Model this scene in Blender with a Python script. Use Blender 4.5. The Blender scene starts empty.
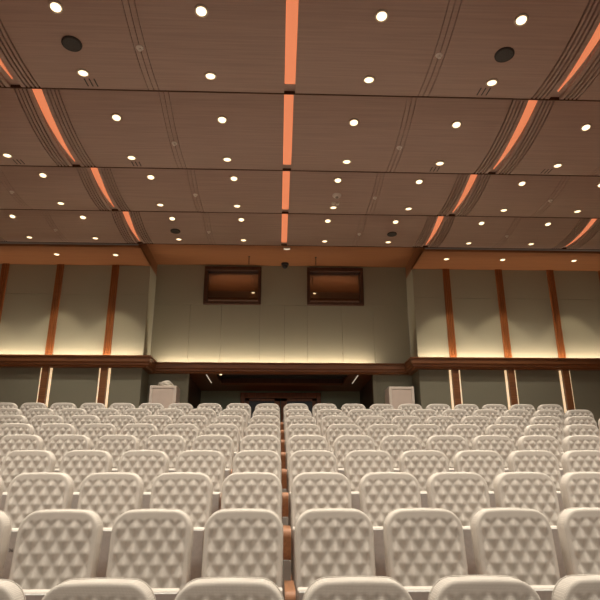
import bpy, bmesh, math, random
from mathutils import Vector, Matrix
random.seed(7)
S = bpy.context.scene
COL = S.collection
E = 1.572            # eye height above the front floor
R = math.radians

# ------------------------------------------------------------------ camera
cam = bpy.data.cameras.new('camera')
cam.sensor_width = 36.0
cam.lens = 36.0 * 579.47 / 600.0
cam.clip_start = 0.05
cam.clip_end = 100
camo = bpy.data.objects.new('camera', cam)
COL.objects.link(camo)
camo.matrix_world = (Matrix.Translation((-0.071, 0, E)) @ Matrix.Rotation(-0.0382, 4, 'Z')
                     @ Matrix.Rotation(math.pi / 2 + 0.31645, 4, 'X') @ Matrix.Rotation(-0.0021, 4, 'Z'))
S.camera = camo

# ------------------------------------------------------------------ world, exposure
w = bpy.data.worlds.new('hall_air')
S.world = w
w.use_nodes = True
w.node_tree.nodes['Background'].inputs[0].default_value = (1.0, 0.86, 0.72, 1)
w.node_tree.nodes['Background'].inputs[1].default_value = 0.30
S.view_settings.view_transform = 'Standard'
S.view_settings.look = 'None'
S.view_settings.exposure = 0.0
S.view_settings.gamma = 1.0
S.view_settings.use_curve_mapping = False
S.cycles.use_denoising = True
S.cycles.max_bounces = 6
S.cycles.diffuse_bounces = 3
S.cycles.sample_clamp_indirect = 4.0

LAMP_W = 85.0        # every ceiling downlight
SOFFIT_W = 48.0
COVE_W = 6.5        # per metre of ledge light
FILL_W = 190.0
FILL = [(-5.2, -2.6, 5.0), (-1.8, -2.6, 5.0), (1.8, -2.6, 5.0), (5.2, -2.6, 5.0)]
for x, y, z in FILL:            # unseen spots added behind the viewer as frontal fill for the seats
    l = bpy.data.lights.new('fill_lamp', 'SPOT')
    l.energy = FILL_W
    l.color = (1.0, 0.91, 0.79)
    l.spot_size = R(80)
    l.spot_blend = 0.9
    l.shadow_soft_size = 0.35
    o = bpy.data.objects.new('fill_lamp', l)
    COL.objects.link(o)
    o.location = (x, y, z)
    d = Vector((x * 0.9, 5.0, 0.6)) - Vector((x, y, z))
    o.rotation_euler = d.to_track_quat('-Z', 'Y').to_euler()

# ------------------------------------------------------------------ materials
def mat(name, col, rough=0.6, spec=0.3, metal=0.0, build=None):
    m = bpy.data.materials.new(name)
    m.use_nodes = True
    nt = m.node_tree
    b = nt.nodes['Principled BSDF']
    b.inputs['Base Color'].default_value = (*col, 1)
    b.inputs['Roughness'].default_value = rough
    b.inputs['Specular IOR Level'].default_value = spec
    b.inputs['Metallic'].default_value = metal
    if build:
        build(nt, b, col)
    return m

def noise_build(scale, stretch=(1, 1, 1), amount=0.25, bump=0.0, detail=4):
    def f(nt, b, col):
        tc = nt.nodes.new('ShaderNodeTexCoord')
        mp = nt.nodes.new('ShaderNodeMapping')
        mp.inputs['Scale'].default_value = stretch
        nz = nt.nodes.new('ShaderNodeTexNoise')
        nz.inputs['Scale'].default_value = scale
        nz.inputs['Detail'].default_value = detail
        rp = nt.nodes.new('ShaderNodeValToRGB')
        rp.color_ramp.elements[0].position = 0.3
        rp.color_ramp.elements[1].position = 0.7
        rp.color_ramp.elements[0].color = (*[c * (1 - amount) for c in col], 1)
        rp.color_ramp.elements[1].color = (*[min(1, c * (1 + amount)) for c in col], 1)
        nt.links.new(tc.outputs['Object'], mp.inputs['Vector'])
        nt.links.new(mp.outputs['Vector'], nz.inputs['Vector'])
        nt.links.new(nz.outputs['Fac'], rp.inputs['Fac'])
        nt.links.new(rp.outputs['Color'], b.inputs['Base Color'])
        if bump:
            bp = nt.nodes.new('ShaderNodeBump')
            bp.inputs['Strength'].default_value = bump
            bp.inputs['Distance'].default_value = 0.004
            nt.links.new(nz.outputs['Fac'], bp.inputs['Height'])
            nt.links.new(bp.outputs['Normal'], b.inputs['Normal'])
    return f

def weave_build(scale, amount=0.12, bump=0.25):
    def f(nt, b, col):
        tc = nt.nodes.new('ShaderNodeTexCoord')
        outs = []
        for ax in ('X', 'Z'):
            wv = nt.nodes.new('ShaderNodeTexWave')
            wv.bands_direction = ax
            wv.inputs['Scale'].default_value = scale
            wv.inputs['Distortion'].default_value = 1.5
            wv.inputs['Detail'].default_value = 2
            nt.links.new(tc.outputs['Object'], wv.inputs['Vector'])
            outs.append(wv.outputs['Fac'])
        mx = nt.nodes.new('ShaderNodeMath')
        mx.operation = 'MULTIPLY'
        nt.links.new(outs[0], mx.inputs[0])
        nt.links.new(outs[1], mx.inputs[1])
        rp = nt.nodes.new('ShaderNodeValToRGB')
        rp.color_ramp.elements[0].color = (*[c * (1 - amount) for c in col], 1)
        rp.color_ramp.elements[1].color = (*[min(1, c * (1 + amount)) for c in col], 1)
        nt.links.new(mx.outputs[0], rp.inputs['Fac'])
        nt.links.new(rp.outputs['Color'], b.inputs['Base Color'])
        bp = nt.nodes.new('ShaderNodeBump')
        bp.inputs['Strength'].default_value = bump
        bp.inputs['Distance'].default_value = 0.002
        nt.links.new(mx.outputs[0], bp.inputs['Height'])
        nt.links.new(bp.outputs['Normal'], b.inputs['Normal'])
    return f

def emis(name, col, strength, base=(0.8, 0.8, 0.8)):
    m = bpy.data.materials.new(name)
    m.use_nodes = True
    b = m.node_tree.nodes['Principled BSDF']
    b.inputs['Base Color'].default_value = (*base, 1)
    b.inputs['Emission Color'].default_value = (*col, 1)
    b.inputs['Emission Strength'].default_value = strength
    return m

M = {}
M['fabric'] = mat('seat_fabric', (0.625, 0.58, 0.52), 0.85, 0.15, build=weave_build(60))
M['under'] = mat('seat_underside', (0.62, 0.62, 0.595), 0.7, 0.2, build=noise_build(40, amount=0.06))
M['armwood'] = mat('armrest_wood', (0.30, 0.135, 0.062), 0.35, 0.4, build=noise_build(9, (8, 0.6, 8), 0.2))
M['steel'] = mat('standard_grey', (0.34, 0.33, 0.30), 0.5, 0.3, build=noise_build(20, amount=0.05))
M['floor'] = mat('floor_wood', (0.20, 0.09, 0.045), 0.4, 0.4, build=noise_build(3, (1, 14, 14), 0.25))
M['panel'] = mat('ceiling_veneer', (0.47, 0.37, 0.33), 0.45, 0.35, build=noise_build(2.2, (0.6, 22, 22), 0.10))
M['soffit'] = mat('soffit_veneer', (0.30, 0.13, 0.055), 0.45, 0.35, build=noise_build(2.5, (0.5, 16, 16), 0.12))
M['wood'] = mat('trim_wood', (0.29, 0.10, 0.03), 0.4, 0.4, build=noise_build(5, (10, 10, 0.5), 0.25))
M['band'] = mat('band_wood', (0.24, 0.095, 0.036), 0.4, 0.4, build=noise_build(4, (0.5, 9, 9), 0.25))
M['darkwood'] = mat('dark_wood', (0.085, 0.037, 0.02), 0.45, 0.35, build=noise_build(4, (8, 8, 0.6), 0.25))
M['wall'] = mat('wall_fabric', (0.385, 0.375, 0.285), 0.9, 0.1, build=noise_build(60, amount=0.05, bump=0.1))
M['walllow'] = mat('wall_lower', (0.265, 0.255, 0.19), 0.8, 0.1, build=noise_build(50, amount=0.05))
M['green'] = mat('alcove_green', (0.36, 0.43, 0.32), 0.8, 0.1, build=noise_build(20, amount=0.05))
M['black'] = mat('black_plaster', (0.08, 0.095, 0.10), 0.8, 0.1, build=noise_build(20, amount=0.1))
M['plain'] = mat('plaster', (0.35, 0.31, 0.27), 0.9, 0.1, build=noise_build(10, amount=0.05))
M['white'] = mat('white_lacquer', (0.85, 0.77, 0.68), 0.5, 0.3, build=noise_build(6, amount=0.03))
M['whitein'] = mat('pale_panel', (0.80, 0.68, 0.59), 0.6, 0.2, build=noise_build(6, amount=0.03))
M['cloth'] = mat('white_cloth', (0.75, 0.70, 0.62), 0.9, 0.1, build=noise_build(12, amount=0.05, bump=0.3))
M['grille'] = mat('speaker_grille', (0.075, 0.08, 0.083), 0.6, 0.3, build=noise_build(90, amount=0.3))
M['ring'] = mat('lamp_ring', (0.75, 0.70, 0.62), 0.4, 0.4, build=noise_build(30, amount=0.03))
M['sensor'] = mat('sensor_plastic', (0.85, 0.83, 0.80), 0.5, 0.3, build=noise_build(30, amount=0.03))
M['dark'] = mat('black_plastic', (0.02, 0.02, 0.022), 0.3, 0.4, build=noise_build(30, amount=0.1))
M['ink'] = mat('dark_ink', (0.03, 0.03, 0.03), 0.6, 0.2, build=noise_build(30, amount=0.1))
M['slot'] = emis('slot_glow', (1.0, 0.29, 0.125), 0.70, (0.4, 0.16, 0.08))
M['lens'] = emis('lamp_glow', (1.0, 0.74, 0.42), 2.6)
M['led'] = emis('led_glow', (1.0, 0.66, 0.34), 0.8)
M['cove'] = emis('cove_glow', (1.0, 0.80, 0.56), 1.5)
M['led2'] = emis('alcove_led_glow', (1.0, 0.85, 0.65), 0.5)
gl = bpy.data.materials.new('booth_glass')
gl.use_nodes = True
nt = gl.node_tree
nt.nodes.clear()
out = nt.nodes.new('ShaderNodeOutputMaterial')
mix = nt.nodes.new('ShaderNodeMixShader')
tr = nt.nodes.new('ShaderNodeBsdfTransparent')
gs = nt.nodes.new('ShaderNodeBsdfGlossy')
tr.inputs[0].default_value = (0.9, 0.88, 0.85, 1)
gs.inputs[0].default_value = (0.9, 0.85, 0.8, 1)
gs.inputs['Roughness'].default_value = 0.03
mix.inputs[0].default_value = 0.30
nt.links.new(tr.outputs[0], mix.inputs[1])
nt.links.new(gs.outputs[0], mix.inputs[2])
nt.links.new(mix.outputs[0], out.inputs[0])
M['glass'] = gl

# ------------------------------------------------------------------ helpers
def link(name, bm, m, parent=None, smooth=False, loc=None):
    me = bpy.data.meshes.new(name)
    bmesh.ops.recalc_face_normals(bm, faces=bm.faces)
    bm.to_mesh(me)
    bm.free()
    if smooth:
        for p in me.polygons:
            p.use_smooth = True
    me.materials.append(M[m])
    o = bpy.data.objects.new(name, me)
    COL.objects.link(o)
    if parent:
        o.parent = parent
    if loc:
        o.location = loc
    return o

def empty(name, loc=(0, 0, 0), rz=0.0):
    o = bpy.data.objects.new(name, None)
    o.empty_display_size = 0.1
    COL.objects.link(o)
    o.location = loc
    o.rotation_euler = (0, 0, rz)
    return o

def tag(o, label, cat, group=None):
    o['label'] = label
    o['category'] = cat
    if group:
        o['group'] = group
    return o

def struct(o):
    o['kind'] = 'structure'
    return o

def box(bm, x0, x1, y0, y1, z0, z1, bevel=0.0, seg=2):
    v = [bm.verts.new((x, y, z)) for z in (z0, z1) for y in (y0, y1) for x in (x0, x1)]
    fs = [bm.faces.new([v[i] for i in q]) for q in ((0, 1, 3, 2), (4, 6, 7, 5), (0, 4, 5, 1), (2, 3, 7, 6), (0, 2, 6, 4), (1, 5, 7, 3))]
    if bevel:
        es = list({e for f in fs for e in f.edges})
        bmesh.ops.bevel(bm, geom=es, offset=bevel, segments=seg, profile=0.5, affect='EDGES', clamp_overlap=True)

def boxo(name, b, m, parent=None, bevel=0.0, seg=2):
    bm = bmesh.new()
    box(bm, *b, bevel=bevel, seg=seg)
    return link(name, bm, m, parent, smooth=False)

def lathe(bm, prof, n=24, mtx=None):
    """profile of (radius, z) revolved about z"""
    rings = []
    for r, z in prof:
        if r < 1e-6:
            rings.append([bm.verts.new((0, 0, z))])
        else:
            rings.append([bm.verts.new((r * math.cos(2 * math.pi * i / n), r * math.sin(2 * math.pi * i / n), z)) for i in range(n)])
    for a, b in zip(rings, rings[1:]):
        for i in range(n):
            j = (i + 1) % n
            if len(a) == 1 and len(b) == 1:
                continue
            if len(a) == 1:
                bm.faces.new((a[0], b[i], b[j]))
            elif len(b) == 1:
                bm.faces.new((a[i], a[j], b[0]))
            else:
                bm.faces.new((a[i], a[j], b[j], b[i]))
    if mtx is not None:
        bmesh.ops.transform(bm, matrix=mtx, verts=bm.verts)

def sweep_x(bm, prof, path):
    """closed profile of (u, z); path of (origin, outward) pairs: point + outward*u"""
    rows = []
    for (px, py), (ox, oy) in path:
        rows.append([bm.verts.new((px + ox * u, py + oy * u, z)) for u, z in prof])
    n = len(prof)
    for a, b in zip(rows, rows[1:]):
        for i in range(n):
            j = (i + 1) % n
            bm.faces.new((a[i], a[j], b[j], b[i]))
    bm.faces.new(rows[0])
    bm.faces.new(list(reversed(rows[-1])))

# ------------------------------------------------------------------ seating geometry numbers
PITCH = 0.5207
D1, RISE = 2.6262, 0.2311
def row_y(n): return D1 + (n - 1)
OFF = {0: 0, 1: -0.008, 2: 0.0, 3: 0.002, 4: -0.003, 5: -0.007, 6: -0.011, 7: -0.015, 8: -0.019, 9: -0.022}
def row_z(n): return RISE * n + OFF[n]
XW = 8.4             # half width of the hall
REAR = row_z(9)      # height of the rear landing
YS, YR = 12.0, 12.65 # rear side walls, recessed rear wall
XC = 2.90            # half width of the recess
EW = E - 0.02
ZB0, ZB1 = EW + 2.43, EW + 2.655   # wooden band
ZS, ZC = EW + 4.71, EW + 5.0       # side soffit, recess ceiling

# ------------------------------------------------------------------ floor
bm = bmesh.new()
pts = [(-6.0, 0.0)]
for n in range(1, 10):
    y = row_y(n) - 0.80
    pts += [(y, row_z(n - 1)), (y - 0.02, row_z(n - 1) + 0.001), (y - 0.02, row_z(n) - 0.03), (y - 0.03, row_z(n) - 0.03), (y - 0.03, row_z(n))]
pts += [(15.3, REAR), (15.3, -0.3), (-6.0, -0.3)]
cl = []
for p in pts:
    if not cl or p != cl[-1]:
        cl.append(p)
a = [bm.verts.new((-XW, y, z)) for y, z in cl]
b = [bm.verts.new((XW, y, z)) for y, z in cl]
for i in range(len(cl)):
    j = (i + 1) % len(cl)
    bm.faces.new((a[i], a[j], b[j], b[i]))
bm.faces.new(a)
bm.faces.new(list(reversed(b)))
struct(link('floor', bm, 'floor'))

# ------------------------------------------------------------------ walls
for s, nm in ((-1, 'wall_left'), (1, 'wall_right')):
    struct(boxo(nm, (s * XW - 0.1 * (s < 0), s * XW + 0.1 * (s > 0), -6.0, YS + 0.1, -0.3, E + 5.6), 'wall'))

STRIPS = [3.653, 4.843, 6.02, 7.21]
def wall_panels(name, xs, y, zlist, m, gap=0.004, thick=0.05):
    """fabric panels side by side with open joints over a dark backing"""
    root = struct(boxo(name, (xs[0] + gap, xs[-1] - gap, y + thick, y + thick + 0.06, zlist[0], zlist[-1]), 'black'))
    for x0, x1 in zip(xs, xs[1:]):
        for z0, z1 in zip(zlist, zlist[1:]):
            boxo('wall_panel', (x0 + gap / 2, x1 - gap / 2, y, y + thick, z0 + gap / 2, z1 - gap / 2), m, root, bevel=0.003, seg=1)
    return root

ZSEAM = EW + 4.03
for s in (-1, 1):
    side = 'left' if s < 0 else 'right'
    xs = [XC] + STRIPS + [XW]
    xs = sorted(s * x for x in xs)
    wall_panels('wall_back_%s' % side, xs, YS, [ZB0 + 0.05, ZSEAM, ZS], 'wall')
    # lower wall under the band
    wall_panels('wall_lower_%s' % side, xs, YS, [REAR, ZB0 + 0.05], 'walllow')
    # return wall beside the recess
    x0, x1 = sorted((s * XC, s * (XC + 0.04)))
    struct(boxo('wall_return_%s' % side, (x0, x1, YS + 0.002, YR, ZB0 + 0.05, ZS + 0.0), 'wall'))
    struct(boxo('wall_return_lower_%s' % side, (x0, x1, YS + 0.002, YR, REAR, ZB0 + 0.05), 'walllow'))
    # pier beside the alcove
    xp = sorted((s * XC, s * 2.055))
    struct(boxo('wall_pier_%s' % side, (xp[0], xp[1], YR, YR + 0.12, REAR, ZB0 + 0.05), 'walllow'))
    # alcove side wall, dark wood
    xa = sorted((s * 2.055, s * 2.15))
    struct(boxo('wall_alcove_%s' % side, (xa[0], xa[1], YR + 0.12, 15.0, REAR, ZB0 + 0.05), 'darkwood'))
    boxa = sorted((s * 2.02, s * 2.075))
    struct(boxo('trim_alcove_%s' % side, (boxa[0], boxa[1], YR - 0.015, YR + 0.14, REAR, ZB0 + 0.02), 'walllow', bevel=0.004))

# recessed rear wall above the band, with openings for the two booth windows
WX = (0.53, 1.84)
WC = 0.045
WZ0, WZ1 = EW + 4.035, EW + 4.955
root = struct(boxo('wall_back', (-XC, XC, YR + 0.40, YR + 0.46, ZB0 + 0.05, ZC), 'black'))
cx = [-XC, -2.08, -1.37, -0.5, 0.06, 0.58, 1.37, 2.09, XC]
for x0, x1 in zip(cx, cx[1:]):
    boxo('wall_panel', (x0 + 0.002, x1 - 0.002, YR, YR + 0.05, ZB0 + 0.05, WZ0 - 0.002), 'wall', root, bevel=0.003, seg=1)
for x0, x1 in ((-XC, -WX[1] + WC), (-WX[0] + WC, WX[0] + WC), (WX[1] + WC, XC)):
    boxo('wall_panel', (x0, x1, YR, YR + 0.05, WZ0 + 0.002, ZC), 'wall', root, bevel=0.003, seg=1)
for s in (-1, 1):
    x0, x1 = sorted((s * WX[0] + WC, s * WX[1] + WC))
    boxo('wall_panel', (x0, x1, YR, YR + 0.05, WZ1, ZC), 'wall', root)

for i, s in enumerate((-1, 1)):
    x0, x1 = sorted((s * WX[0] + WC, s * WX[1] + WC))
    r = struct(empty('window_%d' % (i + 1), ((x0 + x1) / 2, YR, WZ0)))
    hw, hh = (x1 - x0) / 2, WZ1 - WZ0
    bm = bmesh.new()
    t = 0.07
    for b_ in ((-hw, hw, -0.05, 0.16, 0, t), (-hw, hw, -0.05, 0.16, hh - t * 1.3, hh), (-hw, -hw + t, -0.05, 0.16, t, hh - t * 1.3), (hw - t, hw, -0.05, 0.16, t, hh - t * 1.3)):
        box(bm, *b_, bevel=0.006, seg=1)
    link('window_frame', bm, 'darkwood', r)
    boxo('pane', (-hw + t, hw - t, 0.10, 0.108, t, hh - t * 1.3), 'glass', r)
    bm = bmesh.new()
    box(bm, -hw + 0.01, hw - 0.01, 0.36, 0.38, 0.01, hh - 0.01)
    box(bm, -hw + 0.01, hw - 0.01, 0.16, 0.36, hh - 0.02, hh - 0.01)
    link('booth_lining', bm, 'soffit', r)
    bt = empty('booth_lamp', ((x0 + x1) / 2 - s * 0.46, YR + 0.30, WZ0 + 0.40))  # added glowing lens in place of a lamp reflected in the glass
    bm = bmesh.new()
    lathe(bm, [(0.0, -0.012), (0.03, -0.010), (0.04, 0.0), (0.0, 0.012)], 16)
    link('lens', bm, 'lens', bt)
    bm = bmesh.new()
    lathe(bm, [(0.0, 0.012), (0.045, 0.002), (0.045, 0.02), (0.012, 0.03), (0.012, 0.06), (0.0, 0.06)], 16)
    link('shade', bm, 'darkwood', bt)
    bl = bpy.data.lights.new('booth_fill', 'AREA')  # added unseen light warming the lining, in place of the reflected ceiling
    bl.energy = 0.9
    bl.color = (1.0, 0.62, 0.36)
    bl.shape = 'RECTANGLE'
    bl.size, bl.size_y = 0.95, 0.12
    bo = bpy.data.objects.new('booth_fill', bl)
    COL.objects.link(bo)
    bo.location = ((x0 + x1) / 2, YR + 0.22, WZ1 - 0.04)
    tag(bt, 'small glowing lens added for a lamp reflection in the %s booth window' % ('left' if s < 0 else 'right'), 'lamp')

# ------------------------------------------------------------------ wooden band round the rear wall
prof = [(-0.02, ZB0), (0.10, ZB0), (0.12, ZB0 + 0.03), (0.155, ZB0 + 0.04), (0.16, ZB0 + 0.075), (0.185, ZB0 + 0.10), (0.19, ZB0 + 0.185),
        (0.215, ZB0 + 0.20), (0.215, ZB1), (0.185, ZB1), (0.165, ZB0 + 0.10), (-0.02, ZB0 + 0.10)]
path = [((-XW, YS), (0, -1)), ((-XC, YS), (1, -1)), ((-XC, YR), (1, -1)), ((XC, YR), (-1, -1)), ((XC, YS), (-1, -1)), ((XW, YS), (0, -1))]
bm = bmesh.new()
sweep_x(bm, prof, path)
struct(link('trim_1', bm, 'band'))

# light line lying in the trough of the band, washing the wall above
def cove(name, b, label):
    o = boxo(name, b, 'cove')
    tag(o, label, 'light strip', 'cove light strips in the wooden band')
    l = bpy.data.lights.new('cove_lamp', 'AREA')
    l.shape = 'RECTANGLE'
    l.size = b[1] - b[0]
    l.size_y = 0.03
    l.energy = COVE_W * l.size
    l.color = (1.0, 0.82, 0.62)
    lo_ = bpy.data.objects.new('cove_lamp', l)
    COL.objects.link(lo_)
    lo_.location = ((b[0] + b[1]) / 2, (b[2] + b[3]) / 2, b[5] + 0.004)
    lo_.rotation_euler = (math.pi - R(12), 0, 0)
zt = ZB0 + 0.105
cove('cove_strip', (-XW + 0.05, -XC + 0.0, YS - 0.16, YS - 0.135, zt, zt + 0.02), 'hidden warm light strip in the wooden ledge below the left wall panels')
cove('cove_strip', (XC, XW - 0.05, YS - 0.16, YS - 0.135, zt, zt + 0.02), 'hidden warm light strip in the wooden ledge below the right wall panels')
cove('cove_strip', (-XC + 0.2, 2.05, YR - 0.16, YR - 0.135, zt, zt + 0.02), 'hidden warm light strip in the wooden ledge under the booth windows')

# vertical wood strips: ribbed above the band, dark posts with light lines below it
k = 2
for s in (-1, 1):
    for x in STRIPS:
        bm = bmesh.new()
        n = 4
        wd = 0.155
        pr = [(-wd / 2, 0.0)]
        for i in range(n):
            for q in range(7):
                a_ = math.pi * q / 6
                pr.append((-wd / 2 + wd * (i + 0.5 - 0.5 * math.cos(a_)) / n, -0.022 - 0.020 * math.sin(a_)))
        pr.append((wd / 2, 0.0))
        lo = [bm.verts.new((s * x + u, YS + v, ZB1 - 0.10)) for u, v in pr]
        hi = [bm.verts.new((s * x + u, YS + v, ZS)) for u, v in pr]
        for i in range(len(pr) - 1):
            bm.faces.new((lo[i], lo[i + 1], hi[i + 1], hi[i]))
        bm.faces.new(lo)
        bm.faces.new(hi)
        struct(link('trim_%d' % k, bm, 'wood')); k += 1
        post = struct(boxo('trim_%d' % k, (s * x - 0.07, s * x + 0.07, YS - 0.085, YS - 0.035, REAR, ZB0), 'band', bevel=0.004)); k += 1
        boxo('backing', (s * x - 0.045, s * x + 0.045, YS - 0.035, YS - 0.001, REAR, ZB0), 'darkwood', post)
        for t in (-1, 1):
            boxo('light_line', (s * x + t * 0.094 - 0.022, s * x + t * 0.094 + 0.022, YS - 0.012, YS - 0.003, REAR + 0.02, ZB0 - 0.01), 'led', post)

# ------------------------------------------------------------------ ceiling: curved overlapping panels
PF = {0: (3.40, 3.90), 1: (5.28, 4.09), 2: (7.19, 4.278), 3: (9.10, 4.566), 4: (10.95, 4.766)}
PLEN = 1.75
MOD = 1.46
def pz(kk, d):
    df, zf = PF[kk]
    return E + zf - 0.16 * 0.45 ** 2 + 0.16 * (d - (df - 0.45)) ** 2
def pslope(kk, d):
    return 0.32 * (d - (PF[kk][0] - 0.45))
CX = 0.022            # the ceiling's centre line
SLOTS = [CX + q * MOD for q in (-4, -2, 0, 2, 4)]
SW = 0.118
GROOVES = []
for c in (-4 * MOD, -2 * MOD, 2 * MOD, 4 * MOD):
    for o_ in (0.115, 0.16, 0.205, 0.25):
        GROOVES += [CX + c - o_, CX + c + o_]
for c in (-5 * MOD, -3 * MOD, -MOD, MOD, 3 * MOD, 5 * MOD):
    GROOVES += [CX + c - 0.055, CX + c, CX + c + 0.055]
GROOVES.sort()
NS = 22
for kk in range(0, 5):
    df = PF[kk][0]
    edges = [-XW + 0.02]
    for c in SLOTS:
        edges += [c - SW / 2, c + SW / 2]
    edges.append(XW - 0.02)
    bm = bmesh.new()
    ds = [df - PLEN + PLEN * i / NS for i in range(NS + 1)]
    for e in range(0, len(edges), 2):
        x0, x1 = edges[e], edges[e + 1]
        pr = [(x0, 0.0)]
        for g in GROOVES:
            if x0 + 0.02 < g < x1 - 0.02:
                gw = 0.0105 if min(abs(abs(g - CX) - 2 * MOD), abs(abs(g - CX) - 4 * MOD)) < 0.3 else 0.0036
                pr += [(g - gw, 0.0), (g - gw + 0.002, 0.028), (g + gw - 0.002, 0.028), (g + gw, 0.0)]
        pr += [(x1, 0.0), (x1, 0.05), (x0, 0.05)]
        rows = [[bm.verts.new((x, d, pz(kk, d) + z)) for x, z in pr] for d in ds]
        n = len(pr)
        for a_, b_ in zip(rows, rows[1:]):
            for i in range(n):
                j = (i + 1) % n
                bm.faces.new((a_[i], a_[j], b_[j], b_[i]))
        bm.faces.new(rows[0])
        bm.faces.new(list(reversed(rows[-1])))
    for c in SLOTS:     # the backing board that closes each slot
        rows = [[bm.verts.new((c + x, d, pz(kk, d) + z)) for x, z in ((-SW / 2, 0.030), (SW / 2, 0.030), (SW / 2, 0.05), (-SW / 2, 0.05))] for d in ds]
        for a_, b_ in zip(rows, rows[1:]):
            for i in range(4):
                j = (i + 1) % 4
                bm.faces.new((a_[i], a_[j], b_[j], b_[i]))
        bm.faces.new(rows[0])
        bm.faces.new(list(reversed(rows[-1])))
    cp = struct(link('ceiling', bm, 'panel'))
    boxo('edge_shadow', (-XW + 0.02, XW - 0.02, df + 0.001, df + 0.014, pz(kk, df) - 0.007, pz(kk, df) + 0.05), 'darkwood', cp)  # dark strip standing in for the shadow in the gap behind the edge

ORD = {0: 'over the front rows', 1: 'in the ceiling panel nearest the viewer', 2: 'in the second ceiling panel', 3: 'in the third ceiling panel', 4: 'in the rearmost ceiling panel'}
for kk in range(1, 5):
    df = PF[kk][0]
    for ci, c in enumerate(SLOTS):
        d0, d1 = df - PLEN + 0.03, df - (0.16 if ci == 2 else 0.13)
        bm = bmesh.new()
        lo, hi = [], []
        for i in range(NS + 1):
            t = i / NS
            d = d0 + (d1 - d0) * t
            hw = 0.056 if ci == 2 else 0.056 * max(0.07, 1 - max(0.0, (t - 0.15) / 0.85) ** 1.5)
            sh = 0 if ci == 2 else -0.3 * (0.056 - hw) * (1 if c > 0 else -1)
            z = pz(kk, d)
            lo.append([bm.verts.new((c + sh + u * hw, d, z + 0.012)) for u in (-1, 1)])
            hi.append([bm.verts.new((c + sh + u * hw, d, z + 0.028)) for u in (-1, 1)])
        for i in range(NS):
            bm.faces.new((lo[i][0], lo[i][1], lo[i + 1][1], lo[i + 1][0]))
            bm.faces.new((hi[i][0], hi[i + 1][0], hi[i + 1][1], hi[i][1]))
            for q in (0, 1):
                bm.faces.new((lo[i][q], lo[i + 1][q], hi[i + 1][q], hi[i][q]))
        for i in (0, NS):
            bm.faces.new((lo[i][0], lo[i][1], hi[i][1], hi[i][0]))
        o = link('slot_light', bm, 'slot')
        where = ['outer left', 'inner left', 'centre', 'inner right', 'outer right'][ci]
        shape = 'straight' if ci == 2 else 'tapering curved'
        tag(o, '%s orange light slot, %s line, %s' % (shape, where, ORD[kk]), 'light', 'orange light slots in the ceiling')

# side soffits, recess ceiling, fascias
struct(boxo('ceiling', (-XW, -XC, 10.99, YS + 0.1, ZS, ZS + 0.05), 'soffit'))
struct(boxo('ceiling', (XC, XW, 10.99, YS + 0.1, ZS, ZS + 0.05), 'soffit'))
struct(boxo('ceiling', (-XC - 0.03, XC + 0.03, 10.99, YR + 0.5, ZC, ZC + 0.05), 'soffit'))
for s in (-1, 1):
    x0, x1 = sorted((s * XC, s * (XC + 0.04)))
    struct(boxo('trim_fascia_%s' % ('left' if s < 0 else 'right'), (x0, x1, 10.985, YR, ZS - 0.004, ZC), 'band'))
struct(boxo('ceiling', (-XW - 0.1, XW + 0.1, -6.0, 16, E + 5.6, E + 5.7), 'plain'))

# alcove with the entrance doors
struct(boxo('wall_alcove_back', (-2.15, 2.15, 15.0, 15.1, REAR, ZB0 + 0.3), 'green'))
bm = bmesh.new()
za = ZB0 + 0.02
for b_ in ((-2.15, -1.45, YR - 0.1, 15.0, za, za + 0.05), (1.5, 2.15, YR - 0.1, 15.0, za, za + 0.05), (-1.45, 1.5, YR - 0.1, YR + 0.08, za, za + 0.05), (-1.45, 1.5, 14.1, 15.0, za, za + 0.05)):
    box(bm, *b_)
struct(link('ceiling', bm, 'band'))
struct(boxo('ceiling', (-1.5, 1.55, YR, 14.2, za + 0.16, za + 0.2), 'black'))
bm = bmesh.new()
box(bm, -1.45, 1.5, 14.1, 14.13, za + 0.05, za + 0.16)
box(bm, -1.48, -1.45, YR, 14.13, za + 0.05, za + 0.16)
box(bm, 1.5, 1.53, YR, 14.13, za + 0.05, za + 0.16)
struct(link('trim_alcove_ceiling', bm, 'darkwood'))
for s, x in ((-1, -1.66), (1, 1.71)):
    o = boxo('alcove_light_line', (x - 0.008, x + 0.008, 12.78, 13.8, za - 0.012, za), 'led2')
    tag(o, 'slim white light line in the alcove ceiling, on the %s of the entrance' % ('left' if s < 0 else 'right'), 'light', 'light lines in the alcove ceiling')
bm = bmesh.new()
lathe(bm, [(0.0, 0.0), (0.022, 0.0), (0.028, 0.010), (0.028, 0.03), (0.0, 0.03)], 16)
o = link('alcove_spot', bm, 'lens', loc=(-1.33, 12.66, za - 0.03))
tag(o, 'tiny round spot lamp in the alcove ceiling beside the left light line', 'light')

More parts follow.
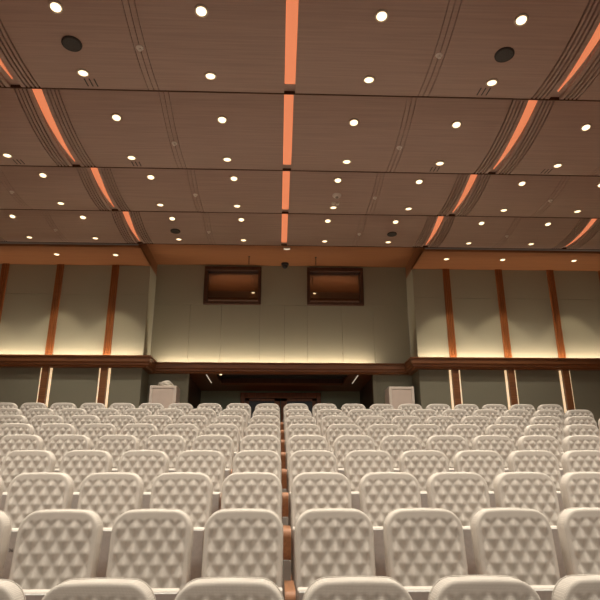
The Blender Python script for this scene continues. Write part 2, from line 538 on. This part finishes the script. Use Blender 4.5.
ZD = E + 2.37
fr = struct(empty('trim_doorway', (0, 15.0, REAR)))
bm = bmesh.new()
hd = ZD - REAR
for b_ in ((-1.03, -0.92, -0.10, 0.0, 0, hd), (0.92, 1.03, -0.10, 0.0, 0, hd), (-0.92, 0.92, -0.10, 0.0, hd - 0.14, hd)):
    box(bm, *b_, bevel=0.006, seg=1)
link('door_frame', bm, 'wood', fr)
for i, s in enumerate((-1, 1)):
    dr = struct(empty('door_%d' % (i + 1), (s * 0.46, 14.98, REAR)))
    h2 = hd - 0.15
    bm = bmesh.new()
    hw = 0.45
    for b_ in ((-hw, -hw + 0.1 + 0.05 * (s > 0), -0.05, 0, 0, h2), (hw - 0.1 - 0.05 * (s < 0), hw, -0.05, 0, 0, h2), (-hw, hw, -0.05, 0, 0, 0.3), (-hw, hw, -0.05, 0, h2 - 0.06, h2), (-hw, hw, -0.05, 0, 0.9, 1.0)):
        box(bm, *b_)
    link('door_leaf', bm, 'wood', dr)
    boxo('pane', (-hw + 0.08, hw - 0.08, -0.03, -0.022, 0.25, h2 - 0.05), 'dark', dr)
    bm = bmesh.new()
    box(bm, -s * 0.40 - 0.012, -s * 0.40 + 0.012, -0.10, -0.085, 0.7, 1.2, bevel=0.005)
    for zz in (0.75, 1.15):
        box(bm, -s * 0.40 - 0.008, -s * 0.40 + 0.008, -0.09, -0.045, zz - 0.008, zz + 0.008)
    link('handle', bm, 'ring', dr)

# ------------------------------------------------------------------ downlights
def align(kk, x, d, drop=0.0):
    """matrix that puts local -z on the underside normal of panel kk"""
    sl = pslope(kk, d)
    nrm = Vector((0, sl, -1)).normalized()
    zax = -nrm
    xax = Vector((1, 0, 0))
    yax = zax.cross(xax)
    m = Matrix((xax, yax, zax)).transposed().to_4x4()
    p = Vector((x, d, pz(kk, d))) + nrm * drop
    return Matrix.Translation(p) @ m

ringm = bmesh.new()
lathe(ringm, [(0.047, -0.004), (0.05, -0.010), (0.063, -0.006), (0.065, 0.004), (0.047, 0.004), (0.047, -0.004)], 24)
rb = link('trim_ring', ringm, 'ring', smooth=True)
lensm = bmesh.new()
lathe(lensm, [(0.0, -0.009), (0.025, -0.008), (0.047, -0.004), (0.047, 0.002), (0.0, 0.002)], 24)
lb = link('lens', lensm, 'lens', smooth=True)
ring_mesh, lens_mesh = rb.data, lb.data
bpy.data.objects.remove(rb)
bpy.data.objects.remove(lb)
lamp_data = bpy.data.lights.new('downlight_lamp', 'SPOT')
lamp_data.energy = LAMP_W
lamp_data.color = (1.0, 0.90, 0.76)
lamp_data.spot_size = R(105)
lamp_data.spot_blend = 0.8
lamp_data.shadow_soft_size = 0.05
soff_data = bpy.data.lights.new('soffit_lamp', 'SPOT')
soff_data.energy = SOFFIT_W
soff_data.color = (1.0, 0.82, 0.58)
soff_data.spot_size = R(64)
soff_data.spot_blend = 0.25
soff_data.shadow_soft_size = 0.04

def downlight(mtx, label, group, data):
    t = empty('downlight')
    t.matrix_world = mtx
    for nm, me in (('trim_ring', ring_mesh), ('lens', lens_mesh)):
        c = bpy.data.objects.new(nm, me)
        COL.objects.link(c)
        c.parent = t
    l = bpy.data.objects.new('downlight_lamp', data)
    COL.objects.link(l)
    l.parent = t
    l.matrix_parent_inverse = mtx.inverted()
    l.matrix_world = Matrix.Translation(mtx.translation + Vector((0, 0, -0.03)))
    l.location = mtx.translation + Vector((0, 0, -0.03))
    tag(t, label, 'light', group)

NTH = ['first', 'second', 'third', 'fourth', 'fifth', 'sixth', 'seventh', 'eighth', 'ninth', 'tenth']
PNAME = {0: 'frontmost ceiling panel', 1: 'nearest ceiling panel', 2: 'second ceiling panel', 3: 'third ceiling panel', 4: 'rearmost ceiling panel'}
COLS = [0.81, 2.09, 3.73, 5.01]
for kk in range(0, 5):
    for ei, (off, nm) in enumerate(((1.10, 'front'), (0.31, 'back'))):
        d = PF[kk][0] - off + (0.02 if kk == 1 else 0.0)
        for s in (-1, 1):
            for ci, x in enumerate(COLS):
                downlight(align(kk, CX + s * x * (1.013 if kk == 1 else 1.0), d, 0.004), 'recessed downlight at %s edge of %s, %s %s of centre slot' % (nm, PNAME[kk], NTH[ci], 'left' if s < 0 else 'right'),
                          'recessed downlights in the curved ceiling', lamp_data)
for s in (-1, 1):
    for ci, x in enumerate((3.50, 4.72, 6.28)):
        downlight(Matrix.Translation((s * x, 11.385, ZS - 0.004)), 'recessed downlight in the orange wood soffit, %s %s of the recess' % (NTH[ci], 'left' if s < 0 else 'right'),
                  'downlights in the side soffits', soff_data)

# ------------------------------------------------------------------ ceiling fittings
def fitting(name, prof, m, kk, x, d, label, cat, group=None, extra=None):
    t = empty(name)
    t.matrix_world = align(kk, x, d, 0.002)
    bm = bmesh.new()
    lathe(bm, prof, 24)
    link('body' if name != 'ceiling_speaker' else 'grille', bm, m, t, smooth=False)
    if extra:
        bm = bmesh.new()
        lathe(bm, extra[1], 20)
        link(extra[0], bm, extra[2], t)
    tag(t, label, cat, group)
for kk, d in ((1, 4.59), (4, 10.28)):
    for s in (-1, 1):
        fitting('ceiling_speaker', [(0.0, -0.012), (0.082, -0.010), (0.082, 0.003), (0.0, 0.003)], 'grille', kk, CX + s * 2.10, d,
                'round dark speaker grille in the %s, %s of the centre slot' % (PNAME[kk], 'left' if s < 0 else 'right'), 'speaker', 'round ceiling speakers',
                ('rim', [(0.082, -0.012), (0.094, -0.008), (0.096, 0.003), (0.082, 0.003), (0.082, -0.012)], 'dark'))
fitting('smoke_detector', [(0.0, -0.035), (0.035, -0.035), (0.06, -0.02), (0.075, -0.003), (0.075, 0.004), (0.0, 0.004)], 'sensor', 3, CX + 0.83, 8.39,
        'white round smoke detector in the third ceiling panel, right of the centre slot', 'smoke detector', None,
        ('sensing_cage', [(0.0, -0.05), (0.022, -0.048), (0.028, -0.034), (0.0, -0.034)], 'steel'))
t = empty('sensor_box')
t.matrix_world = align(3, CX + 0.83, 8.63, 0.002)
for s in (-1, 1):
    bm = bmesh.new()
    box(bm, s * 0.035 - 0.022, s * 0.035 + 0.022, -0.03, 0.03, -0.03, 0.004, bevel=0.006)
    link('eye', bm, 'sensor', t)
boxo('plate', (-0.065, 0.065, -0.04, 0.04, -0.008, 0.003), 'ring', t)
tag(t, 'small twin sensor on the ceiling between the smoke detector and a downlight', 'sensor')
for kk, lst in ((1, (1,)), (2, (1,)), (3, (1, 3)), (4, (1, 3))):
    for m_ in lst:
        for s in (-1, 1):
            fitting('sprinkler', [(0.0, -0.03), (0.018, -0.03), (0.02, -0.026), (0.007, -0.022), (0.007, -0.006), (0.034, -0.004), (0.036, 0.003), (0.0, 0.003)], 'sensor', kk, CX + s * MOD * m_, PF[kk][0] - 0.66,
                    'small sprinkler head in the %s, on the %s groove line %s of centre' % (PNAME[kk], 'first' if m_ == 1 else 'second', 'left' if s < 0 else 'right'), 'sprinkler', 'sprinkler heads on the groove lines')
for kk, lst in ((1, (2.09,)), (2, (2.07, 3.66))):
    for x in lst:
        for s in (-1, 1):
            t = empty('air_slot')
            t.matrix_world = align(kk, CX + s * x, PF[kk][0] - 0.12, 0.001)
            for q in (-1, 0, 1):
                boxo('slit', (q * 0.05 - 0.006, q * 0.05 + 0.006, -0.07, 0.07, -0.001, 0.003), 'black', t)  # thin dark bars side by side on the panel
            tag(t, 'three short dark bars by the %s downlight in the %s, %s side' % ('second' if x < 3 else 'third', PNAME[kk], 'left' if s < 0 else 'right'), 'air vent', 'short dark bars in the ceiling')

for s in (-1, 1):
    t = empty('hanging_rod', (s * 0.75, 12.1, ZC))
    bm = bmesh.new()
    lathe(bm, [(0.0, -0.19), (0.008, -0.19), (0.008, 0.0), (0.0, 0.0)], 10)
    link('rod', bm, 'dark', t)
    bm = bmesh.new()
    lathe(bm, [(0.0, -0.006), (0.025, -0.006), (0.025, 0.0), (0.0, 0.0)], 14)
    link('ceiling_plate', bm, 'dark', t)
    tag(t, 'thin dark rod hanging from the recess ceiling near the %s booth window' % ('left' if s < 0 else 'right'), 'rod', 'hanging rods over the recess')
t = empty('dome_camera', (0.06, 12.5, ZC))
bm = bmesh.new()
lathe(bm, [(0.0, -0.05), (0.075, -0.05), (0.085, -0.04), (0.085, 0.0), (0.0, 0.0)], 24)
link('mount', bm, 'dark', t)
bm = bmesh.new()
lathe(bm, [(0.0, -0.125)] + [(0.062 * math.sin(a_), -0.06 - 0.065 * math.cos(a_)) for a_ in (0.3, 0.6, 0.9, 1.2, 1.5)] + [(0.062, -0.05), (0.0, -0.05)], 20)
link('dome', bm, 'dark', t, smooth=True)
tag(t, 'small black dome camera under the recess ceiling between the booth windows', 'camera')
t = empty('ceiling_bar_light', (0.09, 11.6, ZC))
boxo('housing', (-0.075, 0.075, -0.04, 0.04, -0.02, 0.0), 'ring', t)
boxo('lens', (-0.065, 0.065, -0.03, 0.03, -0.026, -0.02), 'led2', t)
tag(t, 'small pale bar light at the rear end of the centre slot line', 'light')

# ------------------------------------------------------------------ cabinets on the rear landing
def cabinet(x0, x1, label):
    y0, y1 = 12.0 - 0.02, 12.46
    t = empty('cabinet', ((x0 + x1) / 2, (y0 + y1) / 2, REAR))
    hw, hd_ = (x1 - x0) / 2, (y1 - y0) / 2
    h = E + 2.045 - REAR
    bm = bmesh.new()
    f = 0.055
    box(bm, -hw, hw, -hd_ + 0.02, hd_, 0.06, h, bevel=0.008)
    for b_ in ((-hw, -hw + f, -hd_, -hd_ + 0.03, 0.06, h), (hw - f, hw, -hd_, -hd_ + 0.03, 0.06, h), (-hw + f, hw - f, -hd_, -hd_ + 0.03, h - f, h), (-hw + f, hw - f, -hd_, -hd_ + 0.03, 0.06, 0.06 + f)):
        box(bm, *b_, bevel=0.006)
    link('body', bm, 'white', t)
    boxo('front_panel', (-hw + f + 0.008, hw - f - 0.008, -hd_ + 0.008, -hd_ + 0.02, 0.06 + f + 0.008, h - f - 0.008), 'whitein', t)
    boxo('plinth', (-hw + 0.03, hw - 0.03, -hd_ + 0.05, hd_ - 0.03, 0.0, 0.06), 'dark', t)
    tag(t, label, 'cabinet', 'white cabinets on the rear landing')
    return h
h = cabinet(-2.705, -2.16, 'white panelled cabinet left of the entrance alcove with a white bundle on top')
cabinet(2.235, 2.765, 'white panelled cabinet right of the entrance alcove with nothing on top')
bm = bmesh.new()
bmesh.ops.create_uvsphere(bm, u_segments=40, v_segments=24, radius=1.0)
for v in bm.verts:
    c = v.co
    lump = 0.10 * math.sin(5 * c.x + 1.3) * math.cos(4 * c.y) + 0.08 * math.sin(9 * c.x + 4 * c.z) + 0.06 * math.sin(11 * c.y + 7 * c.z)
    k_ = 1 + lump
    z = c.z * 0.068 * k_
    v.co = Vector((c.x * 0.155 * k_, c.y * 0.12 * k_, max(0.0, z + 0.05 + 0.03 * (c.x > -0.1) * math.exp(-((c.x - 0.3) ** 2) * 4) * max(0, c.z))))
o = link('cloth_bundle', bm, 'cloth', smooth=True, loc=(-2.43, 12.2, REAR + h))
tag(o, 'crumpled white cloth bundle lying on top of the left white cabinet', 'cloth')

# ------------------------------------------------------------------ auditorium seats
BW, BZ0 = 0.445, 0.30
FY = -0.07           # front face of the backrest, ahead of the row line
def rr_sdf(x, z, hw, ztop, zbot, r):
    cx, cz = abs(x), (z - (ztop + zbot) / 2)
    hz = (ztop - zbot) / 2
    qx, qz = cx - hw + r, (cz if cz > 0 else -cz) - hz + r
    if cz < 0:            # square bottom corners
        return max(cx - hw, -cz - hz)
    return min(max(qx, qz), 0.0) + math.hypot(max(qx, 0.0), max(qz, 0.0)) - r
def sstep(a, b, x):
    t = min(1.0, max(0.0, (x - a) / (b - a)))
    return t * t * (3 - 2 * t)
QW, QH, QA = 0.088, 0.122, 0.026
TOP, RC = 0.99, 0.10
def half(z):
    t = TOP - z
    if t >= RC:
        return BW / 2
    return BW / 2 - RC + math.sqrt(max(0.0, RC * RC - (RC - t) ** 2))
def front_y(z):
    return FY - (1.0 - z) * 0.14
def crown(x, z):
    return 0.012 * (1 - (x / 0.23) ** 2) * sstep(0.75, 0.99, z)
def backrest_mesh():
    bm = bmesh.new()
    zs = []
    n1 = 84
    for i in range(n1 + 1):
        zs.append(BZ0 + (TOP - 0.06 - BZ0) * i / n1)
    for i in range(1, 13):
        a_ = math.pi / 2 * i / 12
        zs.append(TOP - 0.06 + 0.06 * math.sin(a_))
    us = []
    nu = 60
    for i in range(nu + 1):
        t = -1 + 2 * i / nu
        us.append(math.copysign(abs(t) ** 0.9 if abs(t) > 0 else 0, t))
    us = [math.sin(math.pi / 2 * (-1 + 2 * i / nu)) * 0.35 + (-1 + 2 * i / nu) * 0.65 for i in range(nu + 1)]
    grid = []
    rb_ = 0.015
    for z in zs:
        hw = half(z)
        row = []
        for u in us:
            x = u * hw
            e = -rr_sdf(x, z, BW / 2, TOP, BZ0 - 0.3, RC)
            e = max(0.0, e)
            y = 0.0
            if e < rb_:
                y = rb_ - math.sqrt(max(0.0, rb_ * rb_ - (rb_ - e) ** 2))
            m_ = sstep(0.0, 0.006, -rr_sdf(x, z, 0.195, 0.940, BZ0 - 0.3, 0.03))
            s_ = x / QW + (z - 0.902) / QH + 0.5
            t_ = x / QW - (z - 0.902) / QH + 0.5
            h_ = min(1 - abs(2 * (s_ % 1) - 1), 1 - abs(2 * (t_ % 1) - 1))
            h2 = (1 - abs(2 * (s_ % 1) - 1)) * (1 - abs(2 * (t_ % 1) - 1))
            h_ = 0.7 * h_ + 0.3 * h2
            y += m_ * (0.009 - QA * h_)
            row.append(bm.verts.new((x, y + front_y(z), z + crown(x, z))))
        grid.append(row)
    for a_, b_ in zip(grid, grid[1:]):
        for i in range(nu):
            bm.faces.new((a_[i], a_[i + 1], b_[i + 1], b_[i]))
    loop = [grid[0][i] for i in range(nu + 1)] + [r_[-1] for r_ in grid[1:]] + list(reversed(grid[-1][:-1])) + [r_[0] for r_ in reversed(grid[1:-1])]
    prev = loop
    for dy, ins in ((0.100, 0.0), (0.117, 0.008), (0.123, 0.02)):
        cur = []
        for v in loop:
            c = v.co
            x, z = c.x, c.z
            k_ = 1 - ins / 0.25
            cur.append(bm.verts.new((x * k_, front_y(z) + dy, BZ0 + (z - BZ0) * (1 - ins / 0.69))))
        n = len(loop)
        for i in range(n):
            j = (i + 1) % n
            bm.faces.new((prev[i], prev[j], cur[j], cur[i]))
        prev = cur
    bm.faces.new(prev)
    bmesh.ops.remove_doubles(bm, verts=bm.verts, dist=0.00005)
    return bm
def outline_pts(inset, n=16):
    pts = []
    z = BZ0
    hw = BW / 2 - inset
    r = RC - inset
    top = TOP - inset
    for i in range(9):
        pts.append((-hw, BZ0 + (top - r - BZ0) * i / 8))
    for i in range(1, n + 1):
        a_ = math.pi / 2 * i / n
        pts.append((-hw + r - r * math.cos(a_), top - r + r * math.sin(a_)))
    for i in range(1, 9):
        pts.append((-hw + r + (2 * hw - 2 * r) * i / 8, top))
    for i in range(1, n + 1):
        a_ = math.pi / 2 * (1 - i / n)
        pts.append((hw - r + r * math.cos(a_), top - r + r * math.sin(a_)))
    for i in range(1, 9):
        pts.append((hw, top - r + (BZ0 - top + r) * i / 8))
    return pts
def tube(bm, pts, r, n=6):
    rings = []
    for i, p in enumerate(pts):
        p = Vector(p)
        a_ = Vector(pts[max(0, i - 1)])
        b_ = Vector(pts[min(len(pts) - 1, i + 1)])
        t = (b_ - a_).normalized()
        s_ = t.cross(Vector((0, 1, 0))).normalized()
        u_ = s_.cross(t)
        rings.append([bm.verts.new(p + r * (math.cos(2 * math.pi * q / n) * s_ + math.sin(2 * math.pi * q / n) * u_)) for q in range(n)])
    for a_, b_ in zip(rings, rings[1:]):
        for q in range(n):
            w_ = (q + 1) % n
            bm.faces.new((a_[q], a_[w_], b_[w_], b_[q]))
    bm.faces.new(rings[0])
    bm.faces.new(list(reversed(rings[-1])))
def shell_mesh():
    bm = bmesh.new()
    pts = outline_pts(0.012, 10)
    a_ = [bm.verts.new((x, front_y(z) + 0.124, z + crown(x, z))) for x, z in pts]
    b_ = [bm.verts.new((x * 0.97, front_y(z) + 0.145, BZ0 + (z - BZ0) * 0.985 + crown(x, z))) for x, z in pts]
    n = len(pts)
    for i in range(n):
        j = (i + 1) % n
        bm.faces.new((a_[i], a_[j], b_[j], b_[i]))
    bm.faces.new(a_)
    bm.faces.new(list(reversed(b_)))
    return bm
def lean(bm, y, z, ang):
    bmesh.ops.transform(bm, matrix=Matrix.Translation((0, y, z)) @ Matrix.Rotation(ang, 4, 'X'), verts=bm.verts)
SEAT_LEAN = R(13)
def build_seat():
    t = empty('auditorium_seat')
    back = link('backrest', backrest_mesh(), 'fabric', t, smooth=True)
    bm = bmesh.new()
    tube(bm, [(x * 1.0, front_y(z) + 0.100, z + crown(x, z)) for x, z in outline_pts(-0.001)], 0.0035)
    link('piping', bm, 'fabric', back, smooth=True)
    link('back_shell', shell_mesh(), 'armwood', t)
    # tipped-up seat: pivot at its lower rear
    bm = bmesh.new()
    box(bm, -0.222, 0.222, 0.0, 0.05, -0.40, 0.0, bevel=0.008, seg=3)
    lean(bm, -0.385, 0.625, SEAT_LEAN)
    seat = link('seat', bm, 'fabric', t, smooth=True)
    bm = bmesh.new()
    box(bm, -0.216, 0.216, -0.008, 0.004, -0.39, -0.005, bevel=0.003, seg=1)
    lean(bm, -0.385, 0.625, SEAT_LEAN)
    link('underside', bm, 'under', seat)
    return t
def arm_bm():
    bm = bmesh.new()
    prof = []
    r = 0.05
    y0, y1, z0, z1 = -0.45, -0.06, 0.435, 0.628
    prof = [(y1, z0), (y1, z1)]
    for i in range(9):
        a_ = math.pi / 2 * i / 8
        prof.append((y0 + r - r * math.sin(a_), z1 - r + r * math.cos(a_)))
    prof.append((y0 + 0.01, z0))
    a_ = [bm.verts.new((-0.026, y, z)) for y, z in prof]
    b_ = [bm.verts.new((0.026, y, z)) for y, z in prof]
    n = len(prof)
    for i in range(n):
        j = (i + 1) % n
        bm.faces.new((a_[i], a_[j], b_[j], b_[i]))
    bm.faces.new(a_)
    bm.faces.new(list(reversed(b_)))
    return bm
def std_bm():
    bm = bmesh.new()
    box(bm, -0.025, 0.025, -0.445, -0.09, 0.02, 0.434, bevel=0.004, seg=1)
    box(bm, -0.026, 0.026, -0.45, -0.05, 0.0, 0.02)
    return bm

proto = build_seat()
arm_me = link('armrest', arm_bm(), 'armwood')
std_me = link('standard', std_bm(), 'steel')
am, sm = arm_me.data, std_me.data
bpy.data.objects.remove(arm_me)
bpy.data.objects.remove(std_me)
def copy_tree(o, parent=None):
    c = o.copy()
    COL.objects.link(c)
    c.parent = parent
    for ch in o.children:
        copy_tree(ch, c)
    return c
def add_arm(root, x):
    for nm, me in (('armrest', am), ('standard', sm)):
        c = bpy.data.objects.new(nm, me)
        COL.objects.link(c)
        c.parent = root
        c.location = (x, 0, 0)
ROWN = {1: 'frontmost row', 2: 'second row', 3: 'third row', 4: 'fourth row', 5: 'fifth row', 6: 'sixth row', 7: 'seventh row', 8: 'eighth row', 9: 'back row'}
VIS = {1: (3, 3), 2: (4, 4), 3: (5, 5), 4: (6, 6), 5: (8, 7), 6: (9, 8), 7: (10, 10), 8: (10, 10), 9: (10, 10)}
first = True
for n in range(1, 10):
    for s in (-1, 1):
        cnt = VIS[n][0 if s < 0 else 1]
        for k in range(cnt):
            o = proto if first else copy_tree(proto)
            first = False
            x = s * (k + 0.5) * PITCH
            o.location = (x, row_y(n), row_z(n))
            tag(o, 'cream quilted auditorium seat in the %s, %s %s of the centre gap' % (ROWN[n], NTH[k], 'left' if s < 0 else 'right'), 'seat', 'quilted auditorium seats')
            o['row_key'] = '%d_%d' % (n, s * (k + 1))
seats = {o['row_key']: o for o in bpy.data.objects if 'row_key' in o}
for key, o in seats.items():
    del o['row_key']
    n, k = map(int, key.split('_'))
    add_arm(o, -PITCH / 2)
    nxt = '%d_%d' % (n, k + 1 if k != -1 else 1)
    if nxt not in seats:
        add_arm(o, PITCH / 2)

# seat number on the underside of the one seat that shows it
cu = bpy.data.curves.new('seat_number', 'FONT')
cu.body = '36'
cu.size = 0.031
cu.extrude = 0.0008
cu.align_x = 'CENTER'
tmp = bpy.data.objects.new('seat_number', cu)
COL.objects.link(tmp)
me = bpy.data.meshes.new_from_object(tmp.evaluated_get(bpy.context.evaluated_depsgraph_get()))
bpy.data.objects.remove(tmp)
me.materials.clear()
me.materials.append(M['ink'])
o = bpy.data.objects.new('seat_number', me)
COL.objects.link(o)
own = [c for c in seats['3_-4'].children if c.name.startswith('seat')][0]
o.parent = own
o.matrix_local = Matrix.Translation((0, -0.385, 0.625)) @ Matrix.Rotation(SEAT_LEAN, 4, 'X') @ Matrix.Translation((-0.018, -0.0095, -0.14)) @ Matrix.Rotation(math.pi / 2, 4, 'X')
